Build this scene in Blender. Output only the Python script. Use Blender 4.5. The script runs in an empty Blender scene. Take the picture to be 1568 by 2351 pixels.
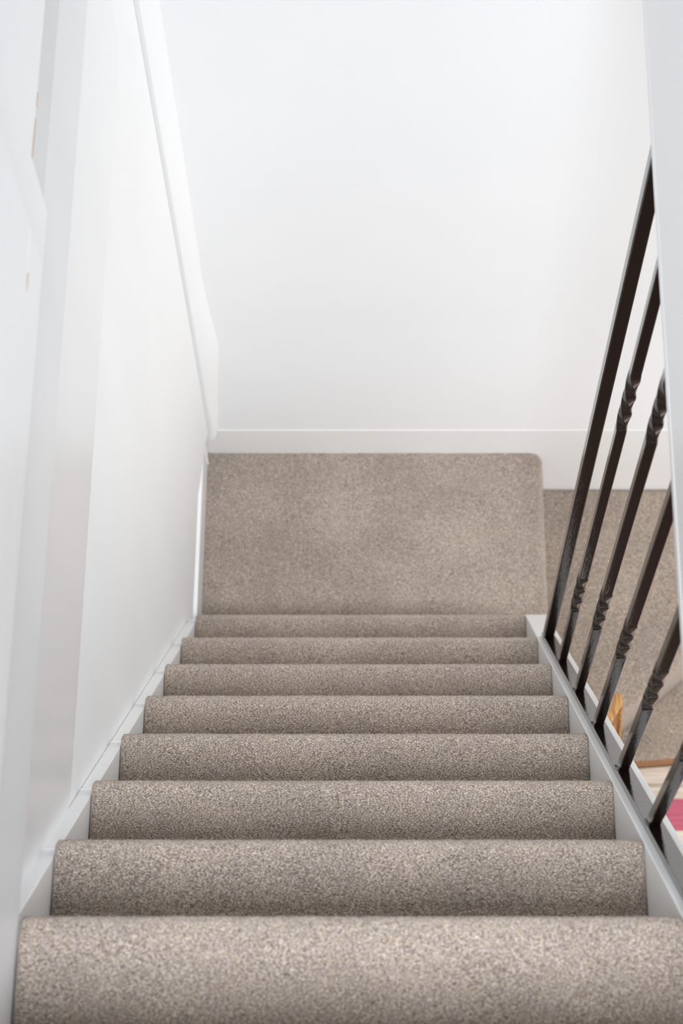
import bpy, math, random
from mathutils import Vector, Matrix, noise
random.seed(7)
S = bpy.context.scene
C = S.collection

# ------------------------------------------------------------------ camera
TH = math.radians(65.77)                       # pitch below the horizontal
cam_d = bpy.data.cameras.new('camera')
cam = bpy.data.objects.new('camera', cam_d)
C.objects.link(cam)
cam_d.sensor_fit = 'VERTICAL'
cam_d.sensor_height = 36.0
cam_d.sensor_width = 24.0
cam_d.lens = 4489 * 36.0 / 2351
cam_d.shift_x = -77 / 2351
cam.location = (0, 0, 0)
cam.rotation_euler = (math.pi / 2 - TH, 0, 0)
cam_d.clip_start = 0.05
cam_d.dof.use_dof = True
cam_d.dof.focus_distance = 2.95
cam_d.dof.aperture_fstop = 6.3
S.camera = cam

# ------------------------------------------------------------------ light
w = bpy.data.worlds.new('world')
S.world = w
w.use_nodes = True
w.node_tree.nodes['Background'].inputs[0].default_value = (0.95, 0.97, 1.0, 1)
w.node_tree.nodes['Background'].inputs[1].default_value = 0.86

def area(name, loc, target, sx, sy, power, col):
    l = bpy.data.lights.new(name, 'AREA')
    l.shape = 'RECTANGLE'; l.size = sx; l.size_y = sy; l.energy = power; l.color = col
    o = bpy.data.objects.new(name, l); C.objects.link(o)
    o.location = loc
    o.rotation_euler = (Vector(target) - Vector(loc)).to_track_quat('-Z', 'Y').to_euler()
    return o
area('upstairs_cool_fill_light', (1.9, -0.5, 0.5), (-0.4, 0.9, -1.9), 1.4, 1.4, 8, (0.88, 0.93, 1.0))  # unseen cool fill, added at the right to brighten the left boards
area('stairhead_fill_light', (0.06, -0.65, 0.7), (-0.02, 0.5, -2.2), 0.7, 0.7, 28, (0.84, 0.91, 1.0)).data.spread = math.radians(80)  # added fill above the stair head, lifts the nearest treads
area('downstairs_far_light', (1.9, 1.65, -2.5), (-0.1, 0.9, -3.1), 0.7, 1.2, 6.5, (1.0, 0.985, 0.96))
area('downstairs_window_light', (2.1, 0.5, -3.4), (0.0, 2.0, -4.1), 1.2, 1.2, 29, (1.0, 0.982, 0.955))

S.view_settings.view_transform = 'Standard'
S.view_settings.look = 'None'
S.view_settings.gamma = 1
S.view_settings.use_curve_mapping = False
S.view_settings.exposure = -0.12

# ------------------------------------------------------------------ helpers
def link(name, verts, faces, mat=None, parent=None, smooth=False, bevel=0, uvflat=None):
    me = bpy.data.meshes.new(name)
    me.from_pydata([tuple(v) for v in verts], [], faces)
    me.validate(); me.update()
    if mat: me.materials.append(mat)
    o = bpy.data.objects.new(name, me); C.objects.link(o)
    if parent:
        o.parent = parent
        o.matrix_parent_inverse = Matrix.Translation(-Vector(parent.location))
    if smooth:
        for p in me.polygons: p.use_smooth = True
    if bevel:
        m = o.modifiers.new('bevel', 'BEVEL'); m.width = bevel; m.segments = 3
        m.limit_method = 'ANGLE'; m.angle_limit = math.radians(30)
        for p in me.polygons: p.use_smooth = True
        try: me.shade_auto_smooth = True
        except Exception: pass
        n = o.modifiers.new('wn', 'WEIGHTED_NORMAL'); n.keep_sharp = True
    return o

def empty(name, loc, label, cat, group=None):
    o = bpy.data.objects.new(name, None); C.objects.link(o)
    o.location = loc; o['label'] = label; o['category'] = cat
    o.empty_display_size = 0.1
    if group: o['group'] = group
    return o

def tag(o, label=None, cat=None, kind=None):
    if label: o['label'] = label
    if cat: o['category'] = cat
    if kind: o['kind'] = kind
    return o

def boxgeo(x0, x1, y0, y1, z0, z1):
    v = [(x0,y0,z0),(x1,y0,z0),(x1,y1,z0),(x0,y1,z0),(x0,y0,z1),(x1,y0,z1),(x1,y1,z1),(x0,y1,z1)]
    f = [(0,3,2,1),(4,5,6,7),(0,1,5,4),(1,2,6,5),(2,3,7,6),(3,0,4,7)]
    return v, f
def box(name, x0, x1, y0, y1, z0, z1, mat, parent=None, bevel=0.002):
    v, f = boxgeo(x0, x1, y0, y1, z0, z1)
    return link(name, v, f, mat, parent, bevel=bevel)
def prism_x(name, poly, x0, x1, mat, parent=None, bevel=0.002, xfn=None):
    """poly = list of (y,z) extruded along x"""
    n = len(poly)
    v = [(x0, y, z) for y, z in poly] + [(x1, y, z) for y, z in poly]
    f = [tuple(range(n)), tuple(range(2*n-1, n-1, -1))]
    for i in range(n):
        j = (i+1) % n
        f.append((i, i+n, j+n, j))
    o = link(name, v, f, mat, parent, bevel=bevel)
    fixn(o); return o
def prism_z(name, poly, z0, z1, mat, parent=None, bevel=0.002):
    n = len(poly)
    v = [(x, y, z0) for x, y in poly] + [(x, y, z1) for x, y in poly]
    f = [tuple(range(n)), tuple(range(2*n-1, n-1, -1))]
    for i in range(n):
        j = (i+1) % n
        f.append((i, i+n, j+n, j))
    o = link(name, v, f, mat, parent, bevel=bevel)
    fixn(o); return o
def fixn(o):
    import bmesh
    b = bmesh.new(); b.from_mesh(o.data)
    bmesh.ops.recalc_face_normals(b, faces=b.faces)
    b.to_mesh(o.data); b.free()

# ------------------------------------------------------------------ materials
def newmat(name):
    m = bpy.data.materials.new(name); m.use_nodes = True
    nt = m.node_tree; b = nt.nodes['Principled BSDF']
    return m, nt, b
def paint(name, col, rough=0.45, bscale=60, bstr=0.05, var=0.02, coat=0.0):
    m, nt, b = newmat(name)
    N = nt.nodes; L = nt.links
    tc = N.new('ShaderNodeTexCoord')
    n = N.new('ShaderNodeTexNoise'); n.inputs['Scale'].default_value = bscale
    n.inputs['Detail'].default_value = 5
    L.new(tc.outputs['Object'], n.inputs['Vector'])
    n2 = N.new('ShaderNodeTexNoise'); n2.inputs['Scale'].default_value = 2.5
    L.new(tc.outputs['Object'], n2.inputs['Vector'])
    r = N.new('ShaderNodeValToRGB')
    r.color_ramp.elements[0].position = 0.35; r.color_ramp.elements[1].position = 0.65
    r.color_ramp.elements[0].color = tuple(c*(1-var) for c in col) + (1,)
    r.color_ramp.elements[1].color = tuple(min(1, c*(1+var)) for c in col) + (1,)
    L.new(n2.outputs['Fac'], r.inputs['Fac']); L.new(r.outputs['Color'], b.inputs['Base Color'])
    bp = N.new('ShaderNodeBump'); bp.inputs['Strength'].default_value = bstr
    bp.inputs['Distance'].default_value = 0.002
    L.new(n.outputs['Fac'], bp.inputs['Height']); L.new(bp.outputs['Normal'], b.inputs['Normal'])
    b.inputs['Roughness'].default_value = rough
    b.inputs['Coat Weight'].default_value = coat
    return m
M_wall = paint('wall_emulsion', (0.865, 0.865, 0.862), 0.7, 45, 0.12, 0.008)
M_gloss = paint('white_gloss_paint', (0.85, 0.85, 0.848), 0.28, 90, 0.06, 0.01)
M_board = paint('greyish_white_paint', (0.765, 0.765, 0.77), 0.4, 60, 0.1, 0.02)  # slightly greyer white for the floor edge fascia
M_grey_white = paint('grey_white_paint', (0.70, 0.70, 0.695), 0.6, 60, 0.15, 0.03)  # greyer tone; carries the painted shade of recess strip and door groove
M_string = paint('string_paint', (0.85, 0.843, 0.83), 0.33, 90, 0.08, 0.015)
M_wood_bare = paint('bare_wood', (0.52, 0.36, 0.24), 0.7, 60, 0.1, 0.1)

def carpet_mat():
    m, nt, b = newmat('wool_carpet')
    N = nt.nodes; L = nt.links
    tc = N.new('ShaderNodeTexCoord')
    mp = N.new('ShaderNodeMapping')
    mp.inputs['Rotation'].default_value = (0.0, 0.0, math.radians(30))
    mp.inputs['Scale'].default_value = (0.52, 1.2, 1.0)
    L.new(tc.outputs['Object'], mp.inputs['Vector'])
    def nz(scale, det, vec, rough=0.6):
        n = N.new('ShaderNodeTexNoise'); n.inputs['Scale'].default_value = scale
        n.inputs['Detail'].default_value = det; n.inputs['Roughness'].default_value = rough
        L.new(vec, n.inputs['Vector']); return n
    a = nz(800, 3, mp.outputs['Vector'], 0.65)
    hue = nz(200, 2, tc.outputs['Object'])
    big = nz(6.5, 4, tc.outputs['Object'])
    r = N.new('ShaderNodeValToRGB'); cr = r.color_ramp
    cr.elements[0].position = 0.36; cr.elements[0].color = (0.063, 0.050, 0.040, 1)
    cr.elements[1].position = 0.65; cr.elements[1].color = (0.911, 0.790, 0.664, 1)
    e = cr.elements.new(0.50); e.color = (0.342, 0.281, 0.229, 1)
    L.new(a.outputs['Fac'], r.inputs['Fac'])
    # warm / cool flecks
    h = N.new('ShaderNodeValToRGB')
    h.color_ramp.elements[0].position = 0.36; h.color_ramp.elements[0].color = (0.98, 0.965, 1.01, 1)
    h.color_ramp.elements[1].position = 0.64; h.color_ramp.elements[1].color = (1.05, 0.985, 0.925, 1)
    L.new(hue.outputs['Fac'], h.inputs['Fac'])
    mx = N.new('ShaderNodeMix'); mx.data_type = 'RGBA'; mx.blend_type = 'MULTIPLY'
    mx.inputs['Factor'].default_value = 1
    L.new(r.outputs['Color'], mx.inputs['A']); L.new(h.outputs['Color'], mx.inputs['B'])
    g = N.new('ShaderNodeValToRGB')
    g.color_ramp.elements[0].position = 0.3; g.color_ramp.elements[0].color = (0.86, 0.86, 0.865, 1)
    g.color_ramp.elements[1].position = 0.7; g.color_ramp.elements[1].color = (1.12, 1.12, 1.11, 1)
    L.new(big.outputs['Fac'], g.inputs['Fac'])
    mx2 = N.new('ShaderNodeMix'); mx2.data_type = 'RGBA'; mx2.blend_type = 'MULTIPLY'
    mx2.inputs['Factor'].default_value = 1
    L.new(mx.outputs['Result'], mx2.inputs['A']); L.new(g.outputs['Color'], mx2.inputs['B'])
    L.new(mx2.outputs['Result'], b.inputs['Base Color'])
    bp = N.new('ShaderNodeBump'); bp.inputs['Strength'].default_value = 0.86
    bp.inputs['Distance'].default_value = 0.003
    L.new(a.outputs['Fac'], bp.inputs['Height']); L.new(bp.outputs['Normal'], b.inputs['Normal'])
    b.inputs['Roughness'].default_value = 0.95
    b.inputs['Specular IOR Level'].default_value = 0.1
    b.inputs['Sheen Weight'].default_value = 0.6
    b.inputs['Sheen Roughness'].default_value = 0.4
    b.inputs['Sheen Tint'].default_value = (0.92, 0.83, 0.76, 1)
    return m
M_carpet = carpet_mat()

def black_paint():
    m, nt, b = newmat('black_gloss_paint')
    N = nt.nodes; L = nt.links
    tc = N.new('ShaderNodeTexCoord')
    mp = N.new('ShaderNodeMapping'); mp.inputs['Scale'].default_value = (1, 1, 0.3)
    L.new(tc.outputs['Object'], mp.inputs['Vector'])
    n = N.new('ShaderNodeTexNoise'); n.inputs['Scale'].default_value = 260; n.inputs['Detail'].default_value = 3
    L.new(mp.outputs['Vector'], n.inputs['Vector'])
    n2 = N.new('ShaderNodeTexNoise'); n2.inputs['Scale'].default_value = 14
    L.new(tc.outputs['Object'], n2.inputs['Vector'])
    mu = N.new('ShaderNodeMath'); mu.operation = 'MULTIPLY'
    L.new(n.outputs['Fac'], mu.inputs[0]); L.new(n2.outputs['Fac'], mu.inputs[1])
    bp = N.new('ShaderNodeBump'); bp.inputs['Strength'].default_value = 0.28
    bp.inputs['Distance'].default_value = 0.0015
    L.new(mu.outputs[0], bp.inputs['Height']); L.new(bp.outputs['Normal'], b.inputs['Normal'])
    b.inputs['Base Color'].default_value = (0.011, 0.0065, 0.005, 1)
    b.inputs['Roughness'].default_value = 0.13
    b.inputs['Specular IOR Level'].default_value = 0.6
    return m
M_black = black_paint()

def oak(name, c0, c1, rotz=0.0):
    m, nt, b = newmat(name)
    N = nt.nodes; L = nt.links
    tc = N.new('ShaderNodeTexCoord')
    mp = N.new('ShaderNodeMapping'); mp.inputs['Rotation'].default_value = (0, 0, rotz)
    mp.inputs['Scale'].default_value = (1, 0.07, 1)
    L.new(tc.outputs['Object'], mp.inputs['Vector'])
    n = N.new('ShaderNodeTexNoise'); n.inputs['Scale'].default_value = 330; n.inputs['Detail'].default_value = 4
    L.new(mp.outputs['Vector'], n.inputs['Vector'])
    r = N.new('ShaderNodeValToRGB')
    r.color_ramp.elements[0].position = 0.38; r.color_ramp.elements[0].color = c0 + (1,)
    r.color_ramp.elements[1].position = 0.6; r.color_ramp.elements[1].color = c1 + (1,)
    L.new(n.outputs['Fac'], r.inputs['Fac']); L.new(r.outputs['Color'], b.inputs['Base Color'])
    b.inputs['Roughness'].default_value = 0.4
    return m
M_oak = oak('varnished_oak', (0.28, 0.125, 0.035), (0.62, 0.34, 0.12), math.radians(28))
M_trimwood = oak('brown_wood_edging', (0.20, 0.085, 0.03), (0.36, 0.165, 0.065), math.radians(90))

M_floor = oak('dark_floor_boards', (0.045, 0.022, 0.014), (0.10, 0.05, 0.03), 0)

def rug_mat():
    m, nt, b = newmat('striped_rug_weave')
    N = nt.nodes; L = nt.links
    tc = N.new('ShaderNodeTexCoord'); sp = N.new('ShaderNodeSeparateXYZ')
    L.new(tc.outputs['Object'], sp.inputs[0])
    mr = N.new('ShaderNodeMapRange')
    mr.inputs['From Min'].default_value = 1.50; mr.inputs['From Max'].default_value = 1.00  # metres across the stripes
    L.new(sp.outputs['Y'], mr.inputs['Value'])
    r = N.new('ShaderNodeValToRGB'); cr = r.color_ramp; cr.interpolation = 'CONSTANT'
    cream = (0.66, 0.575, 0.49, 1); tan = (0.47, 0.39, 0.31, 1); pink = (0.50, 0.11, 0.17, 1); sand = (0.60, 0.50, 0.40, 1)
    cr.elements[0].position = 0.0; cr.elements[0].color = cream
    cr.elements[1].position = RUG[0]; cr.elements[1].color = tan
    for p, c in ((RUG[1], cream), (RUG[2], sand), (RUG[3], pink), (RUG[4], cream), (0.74, tan), (0.77, cream)):
        e = cr.elements.new(p); e.color = c
    L.new(mr.outputs['Result'], r.inputs['Fac'])
    wv = N.new('ShaderNodeTexNoise'); wv.inputs['Scale'].default_value = 200
    mp = N.new('ShaderNodeMapping'); mp.inputs['Scale'].default_value = (0.08, 1, 1)
    L.new(tc.outputs['Object'], mp.inputs['Vector']); L.new(mp.outputs['Vector'], wv.inputs['Vector'])
    g = N.new('ShaderNodeValToRGB')
    g.color_ramp.elements[0].position = 0.35; g.color_ramp.elements[0].color = (0.86, 0.86, 0.86, 1)
    g.color_ramp.elements[1].position = 0.65; g.color_ramp.elements[1].color = (1.1, 1.1, 1.1, 1)
    L.new(wv.outputs['Fac'], g.inputs['Fac'])
    mx = N.new('ShaderNodeMix'); mx.data_type = 'RGBA'; mx.blend_type = 'MULTIPLY'; mx.inputs['Factor'].default_value = 1
    L.new(r.outputs['Color'], mx.inputs['A']); L.new(g.outputs['Color'], mx.inputs['B'])
    L.new(mx.outputs['Result'], b.inputs['Base Color'])
    b.inputs['Roughness'].default_value = 0.9
    return m

# ------------------------------------------------------------------ key dimensions (metres, eye at the origin)
H, G = 0.2683, 0.1528                 # rise and going of the upper flight
NY0, NZ0 = 0.4537, -2.041             # nosing of the first step below the top floor
def NY(k): return NY0 + G*k
def NZ(k): return NZ0 - H*k
XL, XR = -0.3855, 0.3240                # carpet edges
WL = -0.4065                          # left wall face
LAND = -4.187                         # landing level
FARY = 2.05                           # far wall
ST1, ST2, LOW = -4.387, -4.587, -4.640

# ------------------------------------------------------------------ structure
def far_wall():
    # very slightly battered plaster: the lower part leans out, softly creased
    prof = [(-6.0, 2.0390), (-4.07, 2.0392), (-3.9, 2.0445), (-3.74, 2.0495), (-3.66, 2.0530), (-3.58, 2.0545), (-3.2, 2.054), (-2.4, 2.052), (0.8, 2.05)]
    xs = [-0.60, -0.36, -0.33, 0.0, 0.6, 1.2, 2.9]
    v = []; f = []
    for z, y in prof:
        for x in xs: v.append((x, y, z))
    nb = len(v)
    for z, y in prof:
        for x in xs: v.append((x, y+0.2, z))
    nx = len(xs)
    for i in range(len(prof)-1):
        for j in range(nx-1):
            a = i*nx+j; f.append((a, a+1, a+nx+1, a+nx)); f.append((nb+a, nb+a+nx, nb+a+nx+1, nb+a+1))
    o = link('wall_back', v, f, M_wall, smooth=True)
    return tag(o, kind='structure')
far_wall()

# left wall below the moulding, bulging a little towards its corner
def left_wall():
    ys = [-1.6, 0.2, 1.0, 1.6, 1.88, 1.97, 2.006]
    xs = [WL, WL, WL, WL, WL+0.003, WL+0.016, WL+0.024]
    zs = [-6.0, LAND+0.10, LAND+0.17, -3.5, -2.62, -2.54, -1.9]
    v = []; f = []
    for z in zs:
        t = 0.25 if z <= LAND+0.105 else 1.0
        for y, x in zip(ys, xs):
            if z > -2.6 and y < 2.0: x = WL + (0.004 if y > 1.95 else 0)
            v.append((WL + (x-WL)*t, y, z))
        v.append((WL+0.012, 2.0095, z))
        v.append((WL-0.16, 2.008, z)); v.append((WL-0.16, -1.6, z))
    n = len(ys)+3
    for i in range(len(zs)-1):
        for j in range(n):
            a = i*n+j; b = i*n+(j+1) % n
            f.append((a, b, b+n, a+n))
    f.append(tuple(range(n))); f.append(tuple(reversed([len(v)-n+j for j in range(n)])))
    o = link('wall_left', v, f, M_wall); fixn(o)
    for p in o.data.polygons: p.use_smooth = True
    try:
        o.data.set_sharp_from_angle(angle=math.radians(35))
    except Exception: pass
    return tag(o, kind='structure')
left_wall()

# plaster chamfer filling the corner, leaving a thin shadow joint beside the left wall
def corner():
    v = []; f = []
    zs = [-4.075, -3.9, -3.70, -3.64, -3.55, -3.42, -2.9, -2.05]
    XRZ = {-4.075: -0.366, -3.9: -0.349, -3.70: -0.3365, -3.64: -0.3395, -3.55: -0.345, -3.42: -0.350}
    for z in zs:
        if z < -3.64: xr = -0.335 + (-0.012 if z < -4.0 else 0); yl = 2.014
        else: xr = -0.349; yl = 2.014
        xr = XRZ.get(z, -0.349)
        xl = -0.388 + (0.004 if z < -4.0 else 0)
        for x, y in ((-0.50, 2.024), (xl+0.002, 2.0185), (xl+0.0115, 2.0205), ((xl+0.0115+xr)/2+0.001, (2.021+FARY)/2-0.001), (xr, FARY+0.002), (xr, 2.10), (-0.50, 2.10)):
            v.append((x, y, z))
    n = 7
    for i in range(len(zs)-1):
        for j in range(n):
            a = i*n+j; b = i*n+(j+1) % n
            f.append((a, b, b+n, a+n))
    f.append(tuple(range(n))); f.append(tuple(reversed([len(v)-n+j for j in range(n)])))
    o = link('trim_1', v, f, M_wall); fixn(o)
    tag(o, kind='structure')
corner()

# boards running level along the left of the stairwell
def board_x(name, xface, xback, y0, y1, z0, z1, mat, kind='structure', bevel=0.003):
    o = box(name, xback, xface, y0, y1, z0, z1, mat, bevel=bevel)
    return tag(o, kind=kind)
board_x('trim_2', -0.4040, -0.56, -1.6, 1.99, -2.510, -2.04, M_gloss)            # wide flat board
board_x('trim_3', -0.4056, -0.56, -1.6, 1.99, -2.530, -2.505, M_gloss, bevel=0.001)   # bead under it
board_x('trim_4', -0.3735, -0.56, -1.6, 2.05, -2.045, -1.867, M_board, bevel=0.0006)    # floor edge fascia
board_x('wall_upper_left', -0.394, -0.56, -1.6, 2.05, -1.868, 0.8, M_wall)
trim6 = board_x('trim_6', -0.3700, -0.50, -1.6, 2.05, -1.768, 0.8, M_gloss)   # board standing proud of the strip below
board_x('trim_7', -0.3738, -0.50, -1.6, 2.05, -1.868, -1.766, M_grey_white, bevel=0.001)  # flush strip, recess shade put into its grey colour
jamb = board_x('trim_5', -0.3685, -0.56, -1.6, 1.212, -1.868, 0.8, M_gloss, bevel=0.003)

# white boarded door lying back against the left wall at the head of the stairs
door = empty('door_1', (-0.37, 0.9, -1.776), 'white panelled door folded back against the left wall above the stairs', 'door')
door['kind'] = 'structure'; 
d1 = box('door_leaf', -0.3685, -0.357, -1.2, 1.084, -1.776, 0.4, M_gloss, door, bevel=0.003)
box('door_rail', -0.3575, -0.3515, -1.2, 1.084, -1.776, -1.701, M_gloss, door, bevel=0.0015)
box('door_stile', -0.3575, -0.3515, 1.029, 1.084, -1.7005, 0.4, M_gloss, door, bevel=0.0015)
box('panel_shade_line', -0.3520, -0.3512, -1.0, 1.031, -1.7045, -1.7015, M_grey_white, door, bevel=0)  # thin grey strip painting in the shadow gap under the panel
box('door_panel', -0.3585, -0.3500, -1.0, 1.029, -1.701, 0.3, M_gloss, door, bevel=0.001)

# bare wood where paint has chipped
def chip(name, pts, mat, parent, thick=0.0008):
    v = [p for p in pts] + [(p[0]-thick*4, p[1], p[2]) for p in pts]
    n = len(pts)
    f = [tuple(range(n)), tuple(range(2*n-1, n-1, -1))] + [(i, i+n, (i+1) % n+n, (i+1) % n) for i in range(n)]
    o = link(name, v, f, mat, parent); fixn(o); return o

# right bulkhead (edge of the upper floor), its lower edge level along the well
def bulkhead():
    def xf(y): return 0.327 + 0.0077*(y-0.703)
    y0, y1 = -1.6, 2.05
    sec = [(0.008, -1.970), (0.002, -1.969), (0.0, -1.965), (0.0, -1.950), (0.001, -1.947), (0.001, -1.15), (0.10, -1.15), (0.10, -1.970)]
    v = []
    for y in (y0, y1):
        for dx, z in sec: v.append((xf(y)+dx, y, z))
    n = len(sec)
    f = [tuple(range(n)), tuple(range(2*n-1, n-1, -1))] + [(i, i+n, (i+1) % n+n, (i+1) % n) for i in range(n)]
    o = link('wall_upper_right', v, f, M_gloss); fixn(o)
    tag(o, kind='structure')
bulkhead()

# ------------------------------------------------------------------ carpet sheets with tufted surface
def tuft(p, n, amp):
    q = Vector(p)
    a = noise.noise(q*260)*0.65 + noise.noise(q*520 + Vector((3, 1, 7)))*0.35
    b = noise.noise(q*18)*0.35
    return Vector(p) + Vector(n)*(amp*(a+b))
def resample(poly, d):
    out = [poly[0]]
    for a, b in zip(poly, poly[1:]):
        L = math.hypot(b[0]-a[0], b[1]-a[1]); m = max(1, int(L/d))
        for i in range(1, m+1):
            out.append((a[0]+(b[0]-a[0])*i/m, a[1]+(b[1]-a[1])*i/m))
    return out
def nosing_profile(yb, yn, z, zlow, r=0.019, over=0.018, d=0.0025):
    p = [(yb, z), (yn-r*1.4, z)]
    for i in range(1, 11):
        a = math.radians(90 - i*18)
        p.append((yn-r + r*math.cos(a), z-r + r*math.sin(a)))
    p += [(yn-over, z-2*r-0.004), (yn-over-0.002, zlow)]
    return resample(p, d)
def carpet_step(name, x0, x1, yb, yn, z, zlow, parent, amp=0.0016, d=0.0028, over=0.018, r=0.019):
    prof = nosing_profile(yb, yn, z, zlow, r=r, over=over, d=d)
    nxs = int((x1-x0)/d)
    rr = 0.004
    v = []; f = []
    m = len(prof)
    nrm = []
    for i in range(m):
        a = prof[max(0, i-1)]; b = prof[min(m-1, i+1)]
        t = Vector((b[0]-a[0], b[1]-a[1])).normalized()
        nrm.append(Vector((0, -t.y, t.x)))
    cols = [x0 + (x1-x0)*j/nxs for j in range(nxs+1)]
    for j, x in enumerate(cols):
        e = min(x-x0, x1-x)
        drop = 0.0
        if e < rr: drop = rr - math.sqrt(max(0, rr*rr-(rr-e)**2))
        for i in range(m):
            y, zz = prof[i]
            p = tuft((x, y, zz), nrm[i], amp)
            p -= nrm[i]*drop
            v.append(p)
    for j in range(nxs):
        for i in range(m-1):
            a = j*m+i
            f.append((a, a+1, a+m+1, a+m))
    # sides and body
    k0 = len(v)
    for x in (x0, x1): v += [(x, yb, zlow)]
    f.append(tuple([i for i in range(m)][::-1] + [k0]))
    f.append(tuple([nxs*m+i for i in range(m)] + [k0+1]))
    f.append((0, m*nxs, k0+1, k0)); f.append((m-1, k0, k0+1, m*nxs+m-1))
    o = link(name, v, f, M_carpet, parent, smooth=True)
    try: o.data.set_sharp_from_angle(angle=math.radians(70))
    except Exception: pass
    return o

# ------------------------------------------------------------------ upper flight
stairs = empty('staircase', (0, 1.52, LAND), 'straight flight of steps in grey-brown carpet between white side strings', 'staircase')
for k in range(0, 8):
    yb = NY(k-1)-0.026
    zl = NZ(k+1)-0.004 if k < 7 else LAND-0.004
    xl = -0.3725 if k == 0 else XL
    s = carpet_step('carpeted_step', xl, XR, yb, NY(k)+0.0045, NZ(k), zl, stairs)

SL = Vector((0, G, -H)).normalized()          # down the slope
UPN = Vector((0, H, G)).normalized()          # perpendicular, away from the steps
def slope_board(name, x0, x1, ya, yb_, off_top, depth, mat, parent, bevel=0.002, endcut=True):
    """board following the slope; top surface off_top from the nosing line"""
    def top(y):
        # z of nosing line at y, shifted perpendicular
        return NZ0 - (y-NY0)*H/G + off_top/ (G/math.hypot(G, H))
    dz = depth/(G/math.hypot(G, H))
    poly = [(ya, top(ya)), (yb_, top(yb_)), (yb_, max(top(yb_)-dz, LAND-0.0)), ]
    zb = LAND
    # lower line meets the landing
    yl = NY0 + (NZ0 + (off_top-depth)/(G/math.hypot(G, H)) - LAND)*G/H
    if yl < yb_:
        poly = [(ya, top(ya)), (yb_, top(yb_)), (yb_, LAND), (yl, LAND), (ya, top(ya)-dz)]
    else:
        poly = [(ya, top(ya)), (yb_, top(yb_)), (yb_, top(yb_)-dz), (ya, top(ya)-dz)]
    return prism_x(name, poly, x0, x1, mat, parent, bevel)
yt = NY(-1)
slope_board('stair_string', XR, 0.3710, 0.421, 1.530, -0.004, 0.24, M_string, stairs, bevel=0.0015)
slope_board('stair_string', WL+0.0003, XL-0.0005, yt+0.02, 1.535, -0.019, 0.22, M_string, stairs, bevel=0.002)
# little returns on the left string where each nosing meets it
for k in range(1, 8):
    box('nosing_return', WL+0.0003, XL-0.0015, NY(k)-0.013, NY(k)-0.001, NZ(k)-0.044, NZ(k)-0.033, M_grey_white, stairs, bevel=0.002)

# top floor
o = carpet_step('floor_upper', -0.3725, 0.318, -0.25, 0.283, NZ(-1), NZ(0)-0.004, None); tag(o, kind='structure')
o = box('floor', -0.56, 3.0, -1.6, 2.25, LOW-0.2, LOW, M_floor, bevel=0); tag(o, kind='structure')

# ------------------------------------------------------------------ landing and winders
land = empty('stair_landing', (0, 1.8, LAND), 'grey-brown carpeted half landing at the foot of the straight flight', 'landing')
def landing():
    # carpet sheet rolling over its right edge
    d = 0.0045
    x0, x1 = -0.397, 0.398
    y0, y1 = 1.30, 2.041
    r = 0.016
    prof = [(x0, LAND), (x1-r*1.3, LAND)]
    for i in range(1, 9):
        a = math.radians(90-i*20)
        prof.append((x1-r+r*math.cos(a), LAND-r+r*math.sin(a)))
    prof += [(x1-0.016, LAND-2*r-0.003), (x1-0.017, ST1-0.003)]
    prof = resample(prof, d)
    m = len(prof); n = int((y1-y0)/d)
    v = []; f = []
    for j in range(n+1):
        y = y0+(y1-y0)*j/n
        for i in range(m):
            a = prof[max(0, i-1)]; b = prof[min(m-1, i+1)]
            t = Vector((b[0]-a[0], b[1]-a[1])).normalized()
            nr = Vector((-t.y, 0, t.x))
            x, z = prof[i]
            # rounded far right corner
            cx = 0.0
            e = y1-y
            if e < 0.025 and x > x1-0.06: cx = (0.025-math.sqrt(max(0, 0.025**2-(0.025-e)**2)))*min(1, (x-(x1-0.06))/0.05)
            p = tuft((x, y, z), nr, 0.0018); p.x -= cx
            v.append(p)
    for j in range(n):
        for i in range(m-1):
            a = j*m+i; f.append((a, a+m, a+m+1, a+1))
    k0 = len(v); v += [(x0, y0, ST1-0.003), (x0, y1, ST1-0.003)]
    f.append(tuple(list(range(m)) + [k0])); f.append(tuple([n*m+i for i in range(m)][::-1] + [k0+1]))
    f.append((0, k0, k0+1, n*m)); f.append((m-1, n*m+m-1, k0+1, k0))
    link('landing_carpet', v, f, M_carpet, land, smooth=True)
landing()

def carpet_block(name, poly, z, zlow, noses, parent):
    """poly ccw (x,y) top outline; sheet made by grid clipped through bisect; edges rounded by bevel"""
    import bmesh
    bm = bmesh.new()
    vs = [bm.verts.new((x, y, z)) for x, y in poly]
    fc = bm.faces.new(vs)
    ex = bmesh.ops.extrude_face_region(bm, geom=[fc])
    for g in ex['geom']:
        if isinstance(g, bmesh.types.BMVert): g.co.z = zlow
    bmesh.ops.recalc_face_normals(bm, faces=bm.faces)
    es = [e for e in bm.edges if all(abs(q.co.z-z) < 1e-5 for q in e.verts)]
    bmesh.ops.bevel(bm, geom=es, offset=0.014, segments=5, affect='EDGES', profile=0.5)
    bmesh.ops.triangulate(bm, faces=bm.faces)
    for it in range(7):
        le = [e for e in bm.edges if e.calc_length() > 0.012 and max(q.co.z for q in e.verts) > z-0.03]
        if not le: break
        bmesh.ops.subdivide_edges(bm, edges=le, cuts=1)
        bmesh.ops.triangulate(bm, faces=[q for q in bm.faces if len(q.verts) > 3])
    bm.normal_update()
    for q in bm.verts:
        if q.co.z > z-0.03: q.co = tuft(q.co, q.normal, 0.0015)
    me = bpy.data.meshes.new(name); bm.to_mesh(me); bm.free()
    me.materials.append(M_carpet)
    for p in me.polygons: p.use_smooth = True
    o = bpy.data.objects.new(name, me); C.objects.link(o)
    o.parent = parent; o.matrix_parent_inverse = Matrix.Translation(-Vector(parent.location))
    return o
wind = empty('winder_staircase', (0.8, 1.7, LOW), 'lower carpeted winding steps seen past the black balusters', 'staircase')
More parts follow.
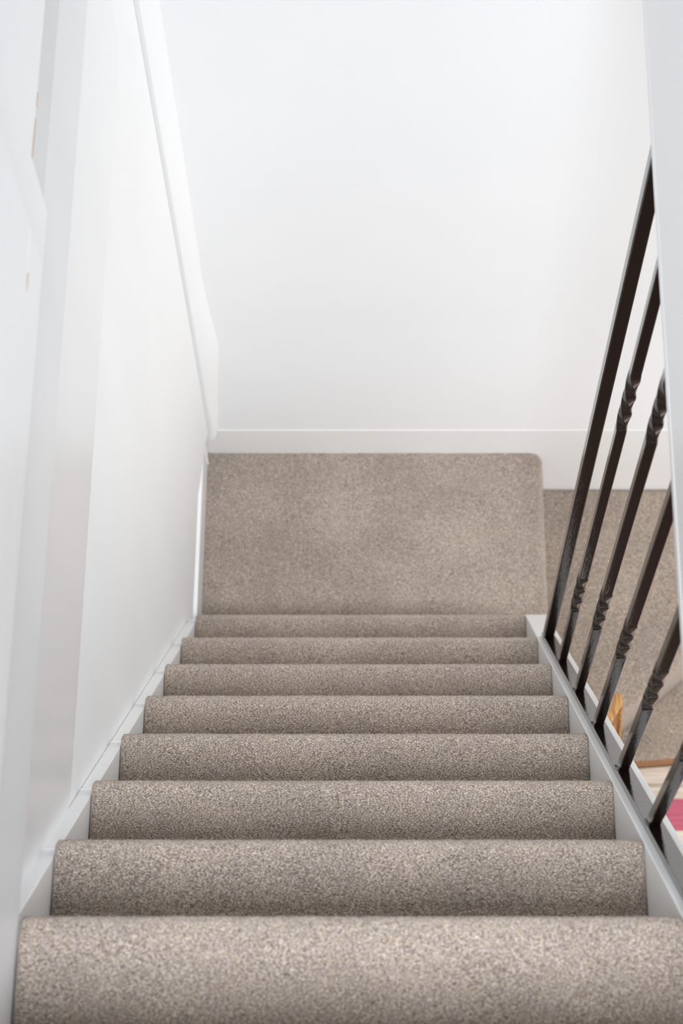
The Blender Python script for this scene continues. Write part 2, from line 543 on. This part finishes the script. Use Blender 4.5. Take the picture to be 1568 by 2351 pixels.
# first winder: nosing runs on a diagonal from the inner corner
carpet_block('carpeted_step', [(0.384, 1.288), (0.583, 1.4527), (0.732, 1.577), (1.28, 2.0385), (0.384, 2.0385)], ST1, ST2-0.002, None, wind)
carpet_block('carpeted_step', [(0.384, 1.377), (1.30, 1.455), (1.30, 2.034), (0.384, 2.034)], ST2, ST2-0.046, None, wind)
prism_z('wooden_edging', [(0.384, 1.374), (1.30, 1.451), (1.30, 1.54), (0.384, 1.46)], LOW+0.0005, ST2-0.006, M_trimwood, wind, bevel=0.002)['label'] = 'brown wooden edging below the bottom carpeted step'

# skirtings
def skirting():
    # along the far wall, one straight top line, lower edge following the floor
    prof_y = 2.038
    v, f = boxgeo(-0.394, 2.9, prof_y, 2.054, ST2, -4.066)
    o = link('baseboard_back', v, f, M_string, bevel=0.0015); tag(o, kind='structure')
    o = box('baseboard_left', WL-0.001, -0.3975, 1.536, 2.038, LAND-0.05, -4.075, M_gloss, bevel=0.003); tag(o, kind='structure')
skirting()

# ------------------------------------------------------------------ iron railing
XB = 0.3432
NL = math.hypot(G, H)
def slope_z(y, off=0.0): return NZ0-(y-NY0)*H/G + off*NL/G
rail = empty('stair_railing', (XB, 1.4, -3.6), 'black iron railing of square twisted bars along the right string', 'railing')
TOPZ = -1.955
U = 0.3074
BY = []
TSIN, TCOS = math.sin(TH), math.cos(TH)
# distances of the bars down the slope (base y), then twist spans above the base
bars = [(1.3664, 0.0200, []),
        (1.2255, 0.0148, [(0.275, 0.426), (0.966, 1.127)]),
        (1.0790, 0.0148, [(0.316, 0.467), (0.967, 1.125)]),
        (0.9385, 0.0148, [(0.327, 0.458), (0.975, 1.12)]),
        (0.7890, 0.0148, [(0.286, 0.438)]),
        (0.6410, 0.0148, [(0.291, 0.440)]),
        (0.4930, 0.0148, [(0.30, 0.45)]),]
def bar_mesh(name, y, size, zb, z0, z1, twist, parent):
    """square bar from z0 to z1 above base zb; twisted if asked"""
    h = size/2; ch = size*0.09
    sec = [(-h+ch, -h), (h-ch, -h), (h, -h+ch), (h, h-ch), (h-ch, h), (-h+ch, h), (-h, h-ch), (-h, -h+ch)]
    nseg = 56 if twist else 10
    v = []; f = []
    for i in range(nseg+1):
        t = i/nseg; z = z0+(z1-z0)*t
        a = -2*math.pi*(t) if twist else 0
        if twist:
            # ease in and out
            tt = t*t*(3-2*t)*0.25 + t*0.75
            a = -1.5*math.pi*tt
        ca, sa = math.cos(a), math.sin(a)
        for sx, sy in sec:
            v.append((XB+sx*ca-sy*sa, y+sx*sa+sy*ca, zb+z))
    n = 8
    for i in range(nseg):
        for j in range(n):
            a = i*n+j; b = i*n+(j+1) % n
            f.append((a, b, b+n, a+n))
    f.append(tuple(range(n))[::-1]); f.append(tuple(nseg*n+j for j in range(n)))
    o = link(name, v, f, M_black, parent, smooth=True)
    try: o.data.set_sharp_from_angle(angle=math.radians(25))
    except Exception: pass
    return o
def sub(o, parent):
    o.parent = parent
    o.matrix_parent_inverse = Matrix.Translation(-Vector(rail.location))
# flat base bar
slope_y0, slope_y1 = 0.432, 1.385
poly = [(slope_y0, slope_z(slope_y0, 0.006)), (slope_y1, slope_z(slope_y1, 0.006)), (slope_y1, slope_z(slope_y1, -0.0045)), (slope_y0, slope_z(slope_y0, -0.0045))]
prism_x('base_bar', poly, 0.3335, 0.3560, M_black, rail, bevel=0.0004)
for i, (y, sz, tw) in enumerate(bars):
    zb = slope_z(y, 0.0) - 0.004
    top = TOPZ - zb
    b = bar_mesh('newel_bar' if i == 0 else 'baluster', y, sz, zb, 0.0, min(top, tw[0][0]) if tw else top, False, rail)
    if i == 0: b['label'] = 'thicker plain square bar at the foot of the railing'
    cur = tw[0][0] if tw else top
    for n_, (a, c) in enumerate(tw):
        if a >= top-0.02: break
        c = min(c, top)
        t = bar_mesh('twist', y, sz*1.0, zb, a, c, True, b)
        nxt = tw[n_+1][0] if n_+1 < len(tw) else top
        nxt = min(nxt, top)
        if nxt > c+0.001:
            q = bar_mesh('upper_bar', y, sz, zb, c, nxt, False, b)

def weld(y, size, zb, parent):
    """uneven blob of weld and paint round the foot of a bar"""
    v = []; f = []
    nu, nv = 14, 6
    for i in range(nv+1):
        t = i/nv; rr = (size*0.78+0.0015)*(1-0.45*t*t); z = zb+0.010+0.004*t
        for j in range(nu):
            a = 2*math.pi*j/nu
            q = 1+0.25*noise.noise(Vector((math.cos(a)*2+y*30, math.sin(a)*2, t)))
            px, py = rr*math.cos(a)*q, rr*math.sin(a)*q
            px = max(-0.0105, min(0.0105, px))
            v.append((XB+px, y+py, z-py*H/G*0.98))
    for i in range(nv):
        for j in range(nu):
            a = i*nu+j; b = i*nu+(j+1) % nu
            f.append((a, b, b+nu, a+nu))
    f.append(tuple(range(nu))[::-1]); f.append(tuple(nv*nu+j for j in range(nu)))
    return link('weld_bead', v, f, M_black, parent, smooth=True)
for o in [o for o in bpy.data.objects if o.parent is rail and o.name.split('.')[0] in ('newel_bar', 'baluster')]:
    ys = [p.co.y for p in o.data.vertices]; zs = min(p.co.z for p in o.data.vertices)
    weld((min(ys)+max(ys))/2, max(ys)-min(ys), zs+0.004, o)

def fixparent():
    for o in bpy.data.objects:
        if o.parent and o.parent.parent:
            o.matrix_parent_inverse = Matrix.Identity(4)
fixparent()

# ------------------------------------------------------------------ oak handrail end of the lower flight
hr = empty('oak_handrail', (0.52, 1.33, LOW), 'pale oak handrail end on a post beyond the white string', 'handrail')
ZT = -3.95
def solid(name, pts, off, mat, parent, bevel=0.0015):
    n = len(pts)
    v = list(pts) + [tuple(Vector(p)+Vector(off)) for p in pts]
    f = [tuple(range(n)), tuple(range(2*n-1, n-1, -1))] + [(i, i+n, (i+1) % n+n, (i+1) % n) for i in range(n)]
    o = link(name, v, f, mat, parent, bevel=bevel); fixn(o); return o
def oakrail():
    # flat-topped rail running towards the viewer, cut off at an angle
    solid('rail', [(0.5045, 1.356, ZT), (0.5245, 1.354, ZT), (0.5262, 1.333, ZT), (0.4998, 1.291, ZT), (0.478, 1.256, ZT), (0.462, 1.285, ZT)], (0, 0, -0.012), M_oak, hr)
    # slender front edge and post, inner panel
    solid('stile', [(0.5215, 1.336, ZT-0.012), (0.5262, 1.333, ZT-0.012), (0.5335, 1.290, ZT-0.13), (0.5275, 1.288, ZT-0.13)], (0.002, 0.012, 0), M_oak, hr, 0.001)
    solid('panel', [(0.5225, 1.336, ZT-0.012), (0.498, 1.297, ZT-0.012), (0.482, 1.262, ZT-0.13), (0.530, 1.294, ZT-0.13)], (-0.004, 0.008, 0), M_trimwood, hr, 0.0005)
    v, f = boxgeo(0.478, 0.515, 1.27, 1.305, LOW, ZT-0.06)
    o = link('post', v, f, M_oak, hr, bevel=0.002)
oakrail()

# ------------------------------------------------------------------ rug
chip('paint_chip', [(-0.3497, 1.029, -1.7005), (-0.3497, 1.028, -1.697), (-0.3497, 1.012, -1.6975), (-0.3497, 1.008, -1.7005)], M_wood_bare, door)
RUG = (0.285, 0.305, 0.325, 0.362, 0.523)
def rug():
    x0, x1, y0, y1 = 0.56, 1.9, 1.05, 1.393
    nx, ny = 40, 60
    v = []; f = []
    for i in range(ny+1):
        for j in range(nx+1):
            x = x0+(x1-x0)*j/nx; y = y0+(1.372+0.084*(x-0.384)-y0)*i/ny
            v.append((x, y, LOW+0.008+0.001*noise.noise(Vector((x*6, y*9, 0)))))
    n = len(v)
    for i in range(ny+1):
        for j in range(nx+1):
            v.append((v[i*(nx+1)+j][0], v[i*(nx+1)+j][1], LOW+0.0005))
    W = nx+1
    for i in range(ny):
        for j in range(nx):
            a = i*W+j; f.append((a, a+1, a+W+1, a+W)); f.append((n+a, n+a+W, n+a+W+1, n+a+1))
    for j in range(nx):
        f.append((j, n+j, n+j+1, j+1)); a = ny*W+j; f.append((a, a+1, n+a+1, n+a))
    for i in range(ny):
        a = i*W; f.append((a, a+W, n+a+W, n+a)); a = i*W+nx; f.append((a, n+a, n+a+W, a+W))
    o = link('striped_rug', v, f, rug_mat()); 
    tag(o, 'cream rug with pink and tan stripes on the floor below the stairs', 'rug')
rug()
# paint chips on the left boards
cx = -0.3694
chip('paint_chip', [(cx, 1.266, -1.7675), (cx, 1.262, -1.7650), (cx, 1.235, -1.7635), (cx, 1.216, -1.7645), (cx, 1.2135, -1.7678)], M_wood_bare, trim6)
chip('paint_chip', [(cx, 1.300, -1.7678), (cx, 1.296, -1.7658), (cx, 1.284, -1.7656), (cx, 1.280, -1.7678)], M_wood_bare, trim6)
